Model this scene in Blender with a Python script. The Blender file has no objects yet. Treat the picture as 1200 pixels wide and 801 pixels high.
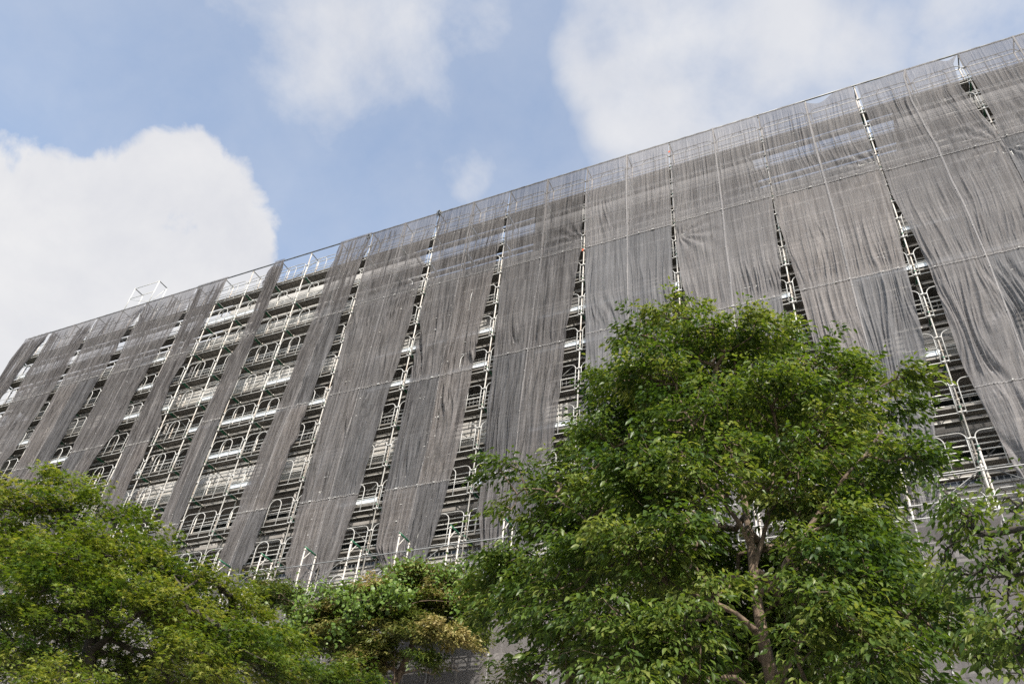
import bpy, math, random
import numpy as np
from math import radians, sin, cos, pi, sqrt, atan2
from mathutils import Matrix, Vector

SC = bpy.context.scene
COL = SC.collection
rng = np.random.default_rng(11)
random.seed(5)
B = 1.829            # scaffold bay
LIFT = 1.725         # scaffold lift height
ZTOP = 31.146        # top rail
def lift(k): return 31.011 - LIFT * k

# ------------------------------------------------------------------ materials
def mat(name):
    m = bpy.data.materials.new(name); m.use_nodes = True
    nt = m.node_tree; nt.nodes.clear()
    out = nt.nodes.new('ShaderNodeOutputMaterial')
    return m, nt, out
def N(nt, t, **kw):
    n = nt.nodes.new(t)
    for k, v in kw.items():
        if k in n.inputs: n.inputs[k].default_value = v
        else: setattr(n, k, v)
    return n
def noise_ramp(nt, scale, stops, detail=4, vec=None, rough=0.55):
    tc = N(nt, 'ShaderNodeTexCoord')
    src = tc.outputs['Object']
    if vec:
        mp = N(nt, 'ShaderNodeMapping'); mp.inputs['Scale'].default_value = vec
        nt.links.new(src, mp.inputs['Vector']); src = mp.outputs['Vector']
    no = N(nt, 'ShaderNodeTexNoise', Scale=scale, Detail=detail, Roughness=rough)
    nt.links.new(src, no.inputs['Vector'])
    r = N(nt, 'ShaderNodeValToRGB')
    e = r.color_ramp.elements
    while len(e) < len(stops): e.new(0.5)
    for el, (p, c) in zip(e, stops):
        el.position = p; el.color = (*c, 1)
    nt.links.new(no.outputs['Fac'], r.inputs['Fac'])
    return no, r
def simple(name, c0, c1, scale=3, rough=0.5, metal=0.0, vec=None, bump=0.0, spec=0.5, p0=0.35, p1=0.65):
    m, nt, out = mat(name)
    no, r = noise_ramp(nt, scale, [(p0, c0), (p1, c1)], vec=vec)
    b = N(nt, 'ShaderNodeBsdfPrincipled', Roughness=rough, Metallic=metal)
    b.inputs['Specular IOR Level'].default_value = spec
    nt.links.new(r.outputs['Color'], b.inputs['Base Color'])
    if bump:
        bp = N(nt, 'ShaderNodeBump', Strength=bump, Distance=0.02)
        nt.links.new(no.outputs['Fac'], bp.inputs['Height']); nt.links.new(bp.outputs['Normal'], b.inputs['Normal'])
    nt.links.new(b.outputs['BSDF'], out.inputs['Surface'])
    return m
M = {}
M['pipe'] = simple('galvanised_pipe', (0.50, 0.49, 0.46), (0.66, 0.65, 0.62), scale=2.5, rough=0.55, metal=0.15)
M['post'] = simple('weathered_post', (0.30, 0.23, 0.17), (0.52, 0.50, 0.465), scale=1.6, rough=0.6, metal=0.1, vec=(3, 3, 0.5), p0=0.3, p1=0.55)
M['guard'] = simple('white_guard', (0.29, 0.27, 0.24), (0.48, 0.47, 0.45), scale=1.3, rough=0.5, p0=.28, p1=.5)
M['greypipe'] = simple('grey_pipe', (0.24, 0.24, 0.235), (0.36, 0.36, 0.355), scale=2.5, rough=0.5, metal=0.3)
M['darkpipe'] = simple('dark_pipe', (0.10, 0.10, 0.10), (0.2, 0.2, 0.19), scale=3, rough=0.5, metal=0.3)
M['green'] = simple('green_paint', (0.012, 0.085, 0.045), (0.02, 0.14, 0.07), scale=4, rough=0.5)
M['deck'] = simple('deck_steel', (0.10, 0.092, 0.08), (0.23, 0.21, 0.185), scale=2.2, rough=0.6, metal=0.15, vec=(0.5, 6, 1))
M['toe'] = simple('toe_board', (0.55, 0.58, 0.60), (0.78, 0.80, 0.80), scale=1.5, rough=0.4, metal=0.1)
M['band'] = simple('pale_render', (0.35, 0.335, 0.312), (0.48, 0.458, 0.43), scale=0.9, rough=0.8, vec=(1, 1, 0.4))
M['wall'] = simple('grey_wall', (0.13, 0.125, 0.12), (0.22, 0.21, 0.20), scale=0.6, rough=0.85, vec=(1, 1, 0.35))
M['soffit'] = simple('soffit', (0.24, 0.22, 0.20), (0.32, 0.30, 0.28), scale=1.2, rough=0.85)
M['frame'] = simple('window_frame', (0.28, 0.28, 0.28), (0.36, 0.36, 0.36), scale=3, rough=0.4, metal=0.4)
M['glass'] = simple('window_glass', (0.02, 0.03, 0.035), (0.04, 0.05, 0.055), scale=0.3, rough=0.05, spec=0.8)
M['cord'] = simple('white_cord', (0.30, 0.29, 0.28), (0.5, 0.49, 0.47), scale=5, rough=0.8)
M['asphalt'] = simple('asphalt', (0.045, 0.045, 0.045), (0.075, 0.073, 0.07), scale=1.5, rough=0.9, bump=0.2)
M['paver'] = simple('paving', (0.12, 0.115, 0.105), (0.17, 0.165, 0.155), scale=1.2, rough=0.85)
M['soil'] = simple('soil', (0.05, 0.04, 0.025), (0.07, 0.09, 0.03), scale=2, rough=0.95, bump=0.4)
M['lens_orange'] = simple('orange_plastic', (0.5, 0.08, 0.03), (0.6, 0.12, 0.04), rough=0.5)
M['bark'] = simple('bark', (0.05, 0.035, 0.024), (0.20, 0.142, 0.098), scale=14, rough=0.9, vec=(1, 1, 0.35), bump=0.5)
M['bark_dark'] = simple('bark_dark', (0.022, 0.018, 0.014), (0.07, 0.055, 0.042), scale=9, rough=0.9, vec=(1, 1, 0.35), bump=0.5)
M['deadwood'] = simple('deadwood', (0.16, 0.12, 0.085), (0.30, 0.23, 0.17), scale=9, rough=0.9)

def net_mat(name, c0, c1, alpha, streak=1.0):
    m, nt, out = mat(name)
    # woven cloth: vertical streaks paint in fold light and shade; larger blotches of dust
    no, r = noise_ramp(nt, 1.0, [(0.3, c0), (0.7, c1)], vec=(11.0, 11.0, 0.25), detail=5, rough=0.65)
    no2, r2 = noise_ramp(nt, 0.35, [(0.3, (0.82, 0.82, 0.83)), (0.7, (1.12, 1.1, 1.08))], detail=3)
    mx = N(nt, 'ShaderNodeMix', data_type='RGBA', blend_type='MULTIPLY'); mx.inputs[0].default_value = 1.0
    nt.links.new(r.outputs['Color'], mx.inputs[6]); nt.links.new(r2.outputs['Color'], mx.inputs[7])
    tc = N(nt, 'ShaderNodeTexCoord'); mp = N(nt, 'ShaderNodeMapping'); mp.inputs['Scale'].default_value = (15, 15, 0.5)
    nt.links.new(tc.outputs['Object'], mp.inputs['Vector'])
    nb = N(nt, 'ShaderNodeTexNoise', Scale=1.0, Detail=4.0, Roughness=0.6, Distortion=0.6); nt.links.new(mp.outputs['Vector'], nb.inputs['Vector'])
    bp = N(nt, 'ShaderNodeBump', Strength=0.8 * streak, Distance=0.05); nt.links.new(nb.outputs['Fac'], bp.inputs['Height'])
    d = N(nt, 'ShaderNodeBsdfDiffuse', Roughness=0.6); t = N(nt, 'ShaderNodeBsdfTranslucent')
    for s in (d, t):
        nt.links.new(mx.outputs[2], s.inputs['Color']); nt.links.new(bp.outputs['Normal'], s.inputs['Normal'])
    a = N(nt, 'ShaderNodeMixShader', Fac=0.12)
    nt.links.new(d.outputs[0], a.inputs[1]); nt.links.new(t.outputs[0], a.inputs[2])
    tr = N(nt, 'ShaderNodeBsdfTransparent'); tr.inputs['Color'].default_value = (0.97, 0.97, 1.0, 1)
    b = N(nt, 'ShaderNodeMixShader', Fac=alpha)
    nt.links.new(tr.outputs[0], b.inputs[1]); nt.links.new(a.outputs[0], b.inputs[2])
    nt.links.new(b.outputs[0], out.inputs['Surface'])
    return m
def tone(c, k, w=0.0): return (c[0]*k*(1+w), c[1]*k, c[2]*k*(1-w))
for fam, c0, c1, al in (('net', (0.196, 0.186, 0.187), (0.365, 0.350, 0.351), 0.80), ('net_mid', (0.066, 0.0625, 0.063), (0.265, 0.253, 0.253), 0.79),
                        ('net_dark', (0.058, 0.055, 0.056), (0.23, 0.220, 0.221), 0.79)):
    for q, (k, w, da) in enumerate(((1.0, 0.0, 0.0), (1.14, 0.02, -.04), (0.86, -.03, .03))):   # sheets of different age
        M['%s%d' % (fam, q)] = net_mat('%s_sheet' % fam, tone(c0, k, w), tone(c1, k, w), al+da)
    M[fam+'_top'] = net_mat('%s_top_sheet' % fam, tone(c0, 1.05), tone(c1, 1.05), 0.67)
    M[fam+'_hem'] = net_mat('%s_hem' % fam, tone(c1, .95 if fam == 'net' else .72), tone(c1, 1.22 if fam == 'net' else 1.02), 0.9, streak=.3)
M['wrap'] = net_mat('wrap_grey', (0.165, 0.153, 0.150), (0.205, 0.192, 0.189), 0.76, streak=0.12)

def leaf_mat(name, stops, trans=0.35, rough=0.42):
    m, nt, out = mat(name)
    at = N(nt, 'ShaderNodeAttribute', attribute_name='tint')
    r = N(nt, 'ShaderNodeValToRGB'); e = r.color_ramp.elements
    while len(e) < len(stops): e.new(0.5)
    for el, (p, c) in zip(e, stops): el.position = p; el.color = (*c, 1)
    nt.links.new(at.outputs['Fac'], r.inputs['Fac'])
    b = N(nt, 'ShaderNodeBsdfPrincipled', Roughness=rough); b.inputs['Specular IOR Level'].default_value = 0.38
    nt.links.new(r.outputs['Color'], b.inputs['Base Color'])
    t = N(nt, 'ShaderNodeBsdfTranslucent')
    hs = N(nt, 'ShaderNodeHueSaturation', Saturation=1.15, Value=1.5, Hue=0.485)
    nt.links.new(r.outputs['Color'], hs.inputs['Color']); nt.links.new(hs.outputs['Color'], t.inputs['Color'])
    x = N(nt, 'ShaderNodeMixShader', Fac=trans)
    nt.links.new(b.outputs[0], x.inputs[1]); nt.links.new(t.outputs[0], x.inputs[2])
    nt.links.new(x.outputs[0], out.inputs['Surface'])
    return m
M['leaf_big'] = leaf_mat('leaf_broad', [(0, (0.034, 0.066, 0.013)), (0.5, (0.086, 0.134, 0.024)), (1, (0.21, 0.235, 0.06))], rough=.40, trans=.42)
M['leaf_maple'] = leaf_mat('leaf_maple', [(0, (0.042, 0.080, 0.015)), (0.5, (0.115, 0.165, 0.027)), (1, (0.27, 0.275, 0.065))], trans=.45)
M['leaf_olive'] = leaf_mat('leaf_olive', [(0, (0.040, 0.068, 0.015)), (0.6, (0.100, 0.138, 0.028)), (1, (0.19, 0.185, 0.055))], trans=.4)
M['leaf_brown'] = leaf_mat('leaf_brown', [(0, (0.10, 0.13, 0.032)), (0.5, (0.22, 0.205, 0.066)), (1, (0.38, 0.31, 0.14))], trans=0.3)
M['leaf_vine'] = leaf_mat('leaf_vine', [(0, (0.065, 0.115, 0.02)), (0.6, (0.125, 0.195, 0.034)), (1, (0.24, 0.29, 0.08))])

# ------------------------------------------------------------------ mesh helpers
class MB:
    def __init__(s): s.v = []; s.f = []
    def box(s, x0, y0, z0, x1, y1, z1):
        b = len(s.v)
        s.v += [(x0,y0,z0),(x1,y0,z0),(x1,y1,z0),(x0,y1,z0),(x0,y0,z1),(x1,y0,z1),(x1,y1,z1),(x0,y1,z1)]
        s.f += [tuple(b+i for i in q) for q in ((0,3,2,1),(4,5,6,7),(0,1,5,4),(1,2,6,5),(2,3,7,6),(3,0,4,7))]
        return s
    def sweep(s, path, r, n=6, caps=True):
        P = [Vector(p) for p in path]; m = len(P)
        rr = r if hasattr(r, '__len__') else [r]*m
        up = None; b = len(s.v)
        for i in range(m):
            t = (P[min(i+1, m-1)] - P[max(i-1, 0)]).normalized()
            if up is None:
                up = t.orthogonal().normalized()
            else:
                up = (up - t*up.dot(t))
                up = up.normalized() if up.length > 1e-6 else t.orthogonal().normalized()
            sd = t.cross(up)
            for k in range(n):
                a = 2*pi*k/n
                q = P[i] + (up*cos(a) + sd*sin(a))*rr[i]
                s.v.append((q.x, q.y, q.z))
        for i in range(m-1):
            for k in range(n):
                k2 = (k+1) % n
                s.f.append((b+i*n+k, b+i*n+k2, b+(i+1)*n+k2, b+(i+1)*n+k))
        if caps:
            s.f.append(tuple(b+k for k in reversed(range(n)))); s.f.append(tuple(b+(m-1)*n+k for k in range(n)))
        return s
    def mesh(s, name, m, smooth=False):
        me = bpy.data.meshes.new(name); me.from_pydata(s.v, [], s.f); me.update()
        me.materials.append(m)
        if smooth: me.polygons.foreach_set('use_smooth', [True]*len(me.polygons))
        return me
    def build(s, name, m, parent=None, smooth=False, loc=None):
        return link(name, s.mesh(name, m, smooth), parent, loc)
def link(name, me, parent=None, loc=None):
    o = bpy.data.objects.new(name, me); COL.objects.link(o)
    if parent: o.parent = parent
    if loc is not None: o.location = loc
    return o
def thing(name, label, cat, loc=(0, 0, 0), group=None):
    o = bpy.data.objects.new(name, None); COL.objects.link(o); o.location = loc
    o.empty_display_size = 0.3
    return tag(o, label, cat, group)
def tag(o, label, cat, group=None):
    o['label'] = label; o['category'] = cat
    if group: o['group'] = group
    return o
def structure(o): o['kind'] = 'structure'; return o
def copy(o, parent, loc):
    c = o.copy(); COL.objects.link(c); c.parent = parent; c.location = loc; return c
def np_mesh(name, V, F, m, smooth=True, tint=None):
    """V (n,3), F (k,3|4) arrays"""
    me = bpy.data.meshes.new(name)
    k, c = F.shape
    me.vertices.add(len(V)); me.vertices.foreach_set('co', np.ascontiguousarray(V, np.float32).ravel())
    me.loops.add(k*c); me.loops.foreach_set('vertex_index', np.ascontiguousarray(F, np.int32).ravel())
    me.polygons.add(k); me.polygons.foreach_set('loop_start', np.arange(0, k*c, c, dtype=np.int32))
    me.polygons.foreach_set('loop_total', np.full(k, c, np.int32))
    if smooth: me.polygons.foreach_set('use_smooth', np.ones(k, bool))
    me.update(calc_edges=True); me.validate()
    me.materials.append(m)
    if tint is not None:
        a = me.attributes.new('tint', 'FLOAT', 'POINT'); a.data.foreach_set('value', np.ascontiguousarray(tint, np.float32))
    return me
EXPO = 0.66
CLOUD = 3.75
SKYTINT = (1.30, 1.33, 1.28, 1)
NETAMP = 2.4
DENOISE = False
BROAD = [((-0.077, 0.497, 0.864), 0.1, 0.21, 1), ((-0.148, 0.472, 0.869), 0.056, 0.13, 1), ((0.035, 0.524, 0.851), 0.061, 0.147, 0.9), ((-0.17, 0.523, 0.835), 0.029, 0.082, 0.95), ((-0.114, 0.551, 0.827), 0.028, 0.085, 0.9)]
HEAP = [((-0.642, 0.367, 0.674), 0.025, 0.136, 1), ((-0.623, 0.416, 0.662), 0.01, 0.095, 1), ((-0.723, 0.361, 0.589), 0.052, 0.196, 1), ((-0.652, 0.443, 0.616), 0.026, 0.128, 1), ((-0.772, 0.309, 0.556), 0.035, 0.184, 1), ((-0.767, 0.408, 0.495), 0.055, 0.232, 1), ((-0.638, 0.33, 0.696), 0.007, 0.08, 0.9), ((-0.689, 0.317, 0.652), 0.014, 0.093, 0.85), ((-0.836, 0.298, 0.461), 0.061, 0.267, 1)]
SOFT = [((0.138, 0.548, 0.825), 0.032, 0.162, 0.6), ((-0.424, 0.3, 0.855), 0.036, 0.224, 0.6), ((-0.495, 0.249, 0.833), 0.017, 0.104, 0.5), ((-0.33, 0.358, 0.873), 0.018, 0.12, 0.58), ((-0.443, 0.405, 0.8), 0.014, 0.124, 0.58), ((-0.385, 0.437, 0.813), 0.01, 0.116, 0.58), ((-0.363, 0.501, 0.786), 0.008, 0.06, 0.62), ((0.16, 0.553, 0.818), 0.024, 0.128, 0.75), ((0.213, 0.542, 0.813), 0.023, 0.083, 0.7), ((-0.504, 0.341, 0.794), 0.018, 0.083, 0.5), ((-0.317, 0.479, 0.818), 0.01, 0.078, 0.45)]
# ------------------------------------------------------------------ net strip edges: (height, bay position)
STRIPS = [
 (-1, [(31,-.2),(13,-.2)], [(31.1,.96),(29.3,.70),(26.3,.45),(22,.25),(13,.15)]),
 (1,  [(31,1.0),(25.3,1.05),(13,1.12)], [(31.1,2.97),(29,2.87),(24,2.67),(21.5,2.5),(13,2.3)]),
 (3,  [(31,3.02),(13,3.06)], [(31.1,4.96),(29.2,4.8),(23.2,4.5),(20.4,4.36),(13,4.2)]),
 (5,  [(31,5.0),(23,5.05),(13,5.1)], [(31.1,6.97),(29.3,6.87),(27.7,6.77),(26.1,6.58),(22.5,6.45),(19.8,6.1),(13,5.9)]),
 (7,  [(31,7.02),(29.1,7.1),(26.6,7.2),(22.2,7.08),(18,7.15),(13,7.2)], [(31.1,8.15),(29.6,8.08),(28.8,8.02),(26.3,7.88),(24,7.75),(21.7,7.95),(17,7.92),(13,7.8)]),
 (9,  [(31,9.82),(26.5,9.72),(22,9.46),(13,9.42)], [(31.1,10.16),(26.8,10.12),(21.8,10.06),(15.5,10.0),(13,9.98)]),
 (11, [(31,12.0),(25.8,11.89),(21.1,11.71),(14.3,11.55),(13,11.5)], [(31.1,13.0),(30.5,12.99),(28.9,12.93),(26.1,12.81),(20.75,12.6),(16.6,12.43),(14.1,12.27),(13,12.2)]),
 (13, [(31,13.02),(20.75,13.1),(15.7,13.17),(14,13.26),(13,13.3)], [(31.1,14.99),(29.3,14.94),(23.5,14.83),(20.9,14.73),(15.6,14.53),(13.3,14.38)]),
 (15, [(31,15.0),(23.1,15.18),(18.9,15.2),(15.85,15.15),(13.9,15.21),(13.2,15.4)], [(31.1,16.99),(29.5,16.97),(22.3,16.72),(17.6,16.64),(15.2,16.52),(13.3,16.36)]),
 (17, [(31,17.005),(24.85,17.08),(22,17.14),(17.2,17.21),(14.75,17.26),(13.4,17.41),(12.7,17.6)], [(31.1,18.99),(25.84,18.95),(21.9,18.74),(16.7,18.6),(15.5,18.51),(12.8,18.3)]),
 (19, [(31,19.0),(29.5,19.0),(21,19.13),(18.7,19.2),(13,19.2)], [(31,20.98),(27,20.96),(23,20.9),(20,20.85),(13,20.6)]),
 (21, [(31,21.02),(24,21.03),(22,21.12),(20,21.2),(13,21.3)], [(31,22.98),(26,22.98),(22.5,22.91),(21,22.84),(17,22.75),(13,22.6)]),
 (23, [(31,23.01),(24.5,23.02),(21.2,23.15),(18,23.23),(15,23.5),(13,23.75)], [(31,24.96),(28.5,24.94),(24.5,25.0),(21.2,24.89),(18,24.8),(15,24.58),(13,24.41),(12.6,24.33)]),
 (25, [(31,25.05),(28.5,25.07),(26,25.02),(24.4,25.03),(22.5,25.15),(20.8,25.21),(17,25.2),(14.9,25.32),(13,25.4)], [(31.1,26.97),(30.6,26.84),(29.0,26.78),(27.2,26.9),(26.2,27.0),(23.4,27.0),(22,26.93),(13,26.6)]),
 (27, [(31,26.98),(27,27.05),(26.2,27.0),(23.4,27.01),(22,27.06),(13,27.3)], [(31,28.98),(13,28.6)]),
 (29, [(31,29.02),(13,29.2)], [(31,30.98),(13,30.7)]),
]
NB = 31              # bays
def edge(tab, z):
    t = sorted(tab); return np.interp(z, [p[0] for p in t], [p[1] for p in t])

# ------------------------------------------------------------------ scaffold
scaf = thing('scaffold', 'tall frame scaffold with white guard frames covering the whole building front', 'scaffold')
WID = 0.61; DO = 0.36       # depth between post rows; decks sit this far above the guard frame feet
def post_mesh(z0, z1, flange=True):
    m = MB(); m.sweep([(0,0,z0),(0,0,z1)], 0.026, 8)
    z = ZTOP - 0.135 - LIFT*18
    while z < z1 - 0.1 and flange:
        if z > z0:
            for dz in (0.02, 0.45, 0.95):       # wedge pockets
                if z+dz < z1-.1: m.sweep([(0,0,z+dz-.02),(0,0,z+dz+.02)], 0.045, 8)
        z += LIFT
    return m
outer = post_mesh(11.0, ZTOP).mesh('post', M['post'], True)
inner = post_mesh(0.0, ZTOP-0.02).mesh('post', M['post'], True)
for n in range(NB+1):
    link('post', outer, scaf, (n*B, 0, 0))
    link('post', inner, scaf, (n*B, WID, 0))
# guard frame of one bay: rounded outer frame, mid rail and a narrow arch
def arc(cx, cz, r, a0, a1, k=6): return [(cx + r*cos(a0+(a1-a0)*i/k), 0, cz + r*sin(a0+(a1-a0)*i/k)) for i in range(k+1)]
def guard_mb(r=0.0155):
    g = MB()
    g.sweep([(.105,0,-.02)] + arc(.305,.93,.2,pi,pi/2) + arc(B-.305,.93,.2,pi/2,0) + [(B-.105,0,-.02)], r, 6)
    g.sweep([(.105,0,.02),(B-.105,0,.02)], r, 6)
    g.sweep([(.105,0,.55),(B-.105,0,.55)], r*.8, 6)
    g.sweep([(.64,0,.02)] + arc(B/2,.85,B/2-.64,pi,0,10) + [(B-.64,0,.02)], r, 6)
    for x in (.105, B-.105):
        s = -1 if x < 1 else 1
        for z in (.04, .92):
            g.box(min(x, x+s*.09), -.02, z-.02, max(x, x+s*.09), .02, z+.02)
    return g
guard_me = guard_mb().mesh('guard_frame', M['guard'], True)
GY = -0.045
cam0 = np.array([43.294, -20.627, 1.6])
def exposed(i, z):
    free = 1.0
    for a, L, R in STRIPS:
        l, r = edge(L, z), edge(R, z)
        free -= max(0, min(r, i+1) - max(l, i))
    return max(free, 0)
cand = []
for k in range(1, 12):
    for i in range(NB):
        z = lift(k); p = np.array([(i+.5)*B, 0, z+.6]); dist = np.linalg.norm(p-cam0)
        cand.append(((0.04 + exposed(i, z+.6))/dist**2, i, k))
cand.sort(reverse=True)
shown = {(i, k) for _, i, k in cand[:100]}
def merge_into(mb, me_v, me_f, off):
    b = len(mb.v)
    mb.v += [(x+off[0], y+off[1], z+off[2]) for x, y, z in me_v]
    mb.f += [tuple(b+i for i in f) for f in me_f]
gm = guard_mb(); rest = MB()
first = None
for s, i, k in cand:
    loc = (i*B, GY, lift(k))
    if (i, k) in shown:
        if first is None: first = link('guard_frame', guard_me, scaf, loc)
        else: copy(first, scaf, loc)
    else: merge_into(rest, gm.v, gm.f, loc)
o = rest.build('guard_frame', M['guard'], scaf, True); o['kind'] = 'stuff'
# decks: two boards per bay, their stiffening ribs under them
def board_mb(y0, y1):
    m = MB(); m.box(.02, y0, -.045, B-.02, y1, -.01)
    m.box(.02, y0, -.075, B-.02, y0+.03, -.045); m.box(.02, y1-.03, -.075, B-.02, y1, -.045)
    for x in np.linspace(.1, B-.14, 6): m.box(x, y0+.03, -.062, x+.04, y1-.03, -.0455)
    return m
BD = [board_mb(.045, .54), board_mb(.66, .86)]
bd_me = [b.mesh('deck_board', M['deck']) for b in BD]
rest = MB(); n_ = 0
for s, i, k in cand:
    for j in (0, 1):
        loc = (i*B, 0, lift(k) + DO - .03 + (0 if j == 0 else .002))
        if n_ < 100: link('deck_board', bd_me[j], scaf, loc); n_ += 1
        else: merge_into(rest, BD[j].v, BD[j].f, loc)
o = rest.build('deck_board', M['deck'], scaf); o['kind'] = 'stuff'
# transoms: green ended cross pipes at every post
tm = MB().sweep([(0,-.03,0),(0,WID+.03,0)], .026, 8)
tm.box(-.024, .12, -.07, .024, .50, -.03)
tr_me = tm.mesh('transom', M['green'])
rest = MB(); n_ = 0
tc_ = []
for k in range(1, 12):
    for i in range(NB+1):
        z = lift(k); e = exposed(i-.5, z) ; d = np.linalg.norm(np.array([i*B, 0, z])-cam0)
        tc_.append(((.05+e)/d**2, i, k))
tc_.sort(reverse=True)
for s, i, k in tc_:
    loc = (i*B, 0, lift(k)+DO-.14)
    if n_ < 100: link('transom', tr_me, scaf, loc); n_ += 1
    else: merge_into(rest, tm.v, tm.f, loc)
o = rest.build('transom', M['green'], scaf); o['kind'] = 'stuff'
# long pipes on the inner side, toe boards, braces
for k in range(1, 12):
    for dz in (.4, .62, .80, .98):
        MB().sweep([(-.1, WID+.05, lift(k)+DO+dz),(NB*B+.1, WID+.05, lift(k)+DO+dz)], .022, 6).build('ledger', M['pipe'], scaf, True)
    MB().sweep([(-.1, WID+.05, lift(k)+DO-.12),(NB*B+.1, WID+.05, lift(k)+DO-.12)], .022, 6).build('ledger', M['pipe'], scaf, True)
tb = MB().box(.04, .012, .0, B-.04, .03, .17); tb.box(.04, .004, .155, B-.04, .0118, .17)
tb_me = tb.mesh('toe_board', M['toe'])
n_ = 0
rr = random.Random(3)
for s, i, k in cand:
    if n_ < 60 and ((k in (2, 5, 6) and rr.random() < .6) or rr.random() < .18):
        link('toe_board', tb_me, scaf, (i*B, 0, lift(k)+DO)); n_ += 1
br = MB().sweep([(.05, WID-.06, .1),(B-.05, WID-.06, LIFT-.15)], .017, 6)
br2 = MB().sweep([(B-.05, WID-.06, .1),(.05, WID-.06, LIFT-.15)], .017, 6)
b1, b2 = br.mesh('brace', M['darkpipe'], True), br2.mesh('brace', M['darkpipe'], True)
for j, (s, i, k) in enumerate([c for c in cand if rr.random() < .55][:98]):
    link('brace', b1 if (i+k) % 2 else b2, scaf, (i*B, 0, lift(k)+DO))
# top: rail, inner rail, short transoms back to the inner posts, and the taller bay standing above the roof line
MB().sweep([(-.25,-.03,ZTOP),(NB*B+.3,-.03,ZTOP)], .034, 8).build('top_rail', M['darkpipe'], scaf, True)
MB().sweep([(-.25,WID,ZTOP-.06),(NB*B+.3,WID,ZTOP-.06)], .022, 6).build('ledger', M['pipe'], scaf, True)
tt = MB().sweep([(0,-.03,0),(0,WID,0)], .024, 6).mesh('top_transom', M['darkpipe'], True)
for n in range(NB+1): link('top_transom', tt, scaf, (n*B, 0, ZTOP-.05))
tf = MB()
for n in (4, 5):
    for y in (0, WID): tf.sweep([(n*B, y, ZTOP+.01),(n*B, y, ZTOP+1.75)], .024, 6)
for z in (.9, 1.7): tf.sweep([(4*B, 0, ZTOP+z),(5*B, 0, ZTOP+z)], .02, 6)
tf.sweep([(4*B, WID, ZTOP+.9),(5*B, WID, ZTOP+.9)], .02, 6)
tf.sweep([(4*B, WID, ZTOP+.1),(5*B, WID, ZTOP+1.7)], .016, 6); tf.sweep([(5*B, 0.0, ZTOP+.1),(4*B, 0.0, ZTOP+.85)], .016, 6)
tfo = tf.build('raised_bay', M['pipe'], scaf, True)
MB().sweep([(4*B,-.02,ZTOP+1.72),(4*B,WID+.02,ZTOP+1.72)], .028, 6).sweep([(5*B,-.02,ZTOP+1.72),(5*B,WID+.02,ZTOP+1.72)], .028, 6).build('end_transom', M['darkpipe'], tfo, True)

# ------------------------------------------------------------------ lower, wider scaffold in front (its heads stand above the ledge)
low = thing('low_scaffold', 'low outer scaffold with bare pole heads standing in front of the net bottoms', 'scaffold')
OY0, OY1, OT = -.9, -.3, 13.9
po = post_mesh(0.0, OT).mesh('post', M['post'], True)
for n in range(NB+1):
    link('post', po, low, (n*B, OY0, 0)); link('post', po, low, (n*B, OY1, 0))
ct = MB().sweep([(0,OY0-.03,0),(0,OY1+.03,0)], .03, 8).mesh('cap_transom', M['green'], True)
kb = MB().sweep([(0,OY0,-.45),(0,OY0+.3,-.02)], .016, 6).mesh('knee_brace', M['post'], True)
for n in range(NB+1):
    c = link('cap_transom', ct, low, (n*B, 0, OT-.03)); link('knee_brace', kb, c)
for y, z in ((OY0-.05, 12.12), (OY0-.05, 12.48), (OY0-.05, 13.18), (OY1, 12.3)):
    MB().sweep([(-.2, y, z),(NB*B+.2, y, z)], .018, 6).build('ledger', M['greypipe'], low, True)
obd = MB(); obd.box(.02, OY0+.04, -.045, B-.02, OY1+.2, -.01); obd.box(.02, OY0+.04, -.09, B-.02, OY0+.07, -.0455)
obd_me = obd.mesh('deck_board', M['deck'])
for i in range(NB): link('deck_board', obd_me, low, (i*B, 0, lift(11)))
bx = MB(); bx2 = MB()
bx.sweep([(.05, OY0+.02, 12.1),(B-.05, OY0+.02, 13.3)], .015, 6); bx2.sweep([(B-.05, OY0+.04, 12.1),(.05, OY0+.04, 13.3)], .015, 6)
bxm, bxm2 = bx.mesh('brace', M['darkpipe'], True), bx2.mesh('brace', M['darkpipe'], True)
for i in (12, 14, 16, 17, 18, 20, 22, 24, 25, 27):
    link('brace', bxm, low, (i*B, 0, 0)); link('brace', bxm2, low, (i*B, 0, 0))
n_ = 0
for k in (12, 13, 14, 15):
    for i in range(10, NB):
        if n_ < 90: link('guard_frame', guard_me, low, (i*B, OY0-.045, lift(k))); n_ += 1

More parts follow.
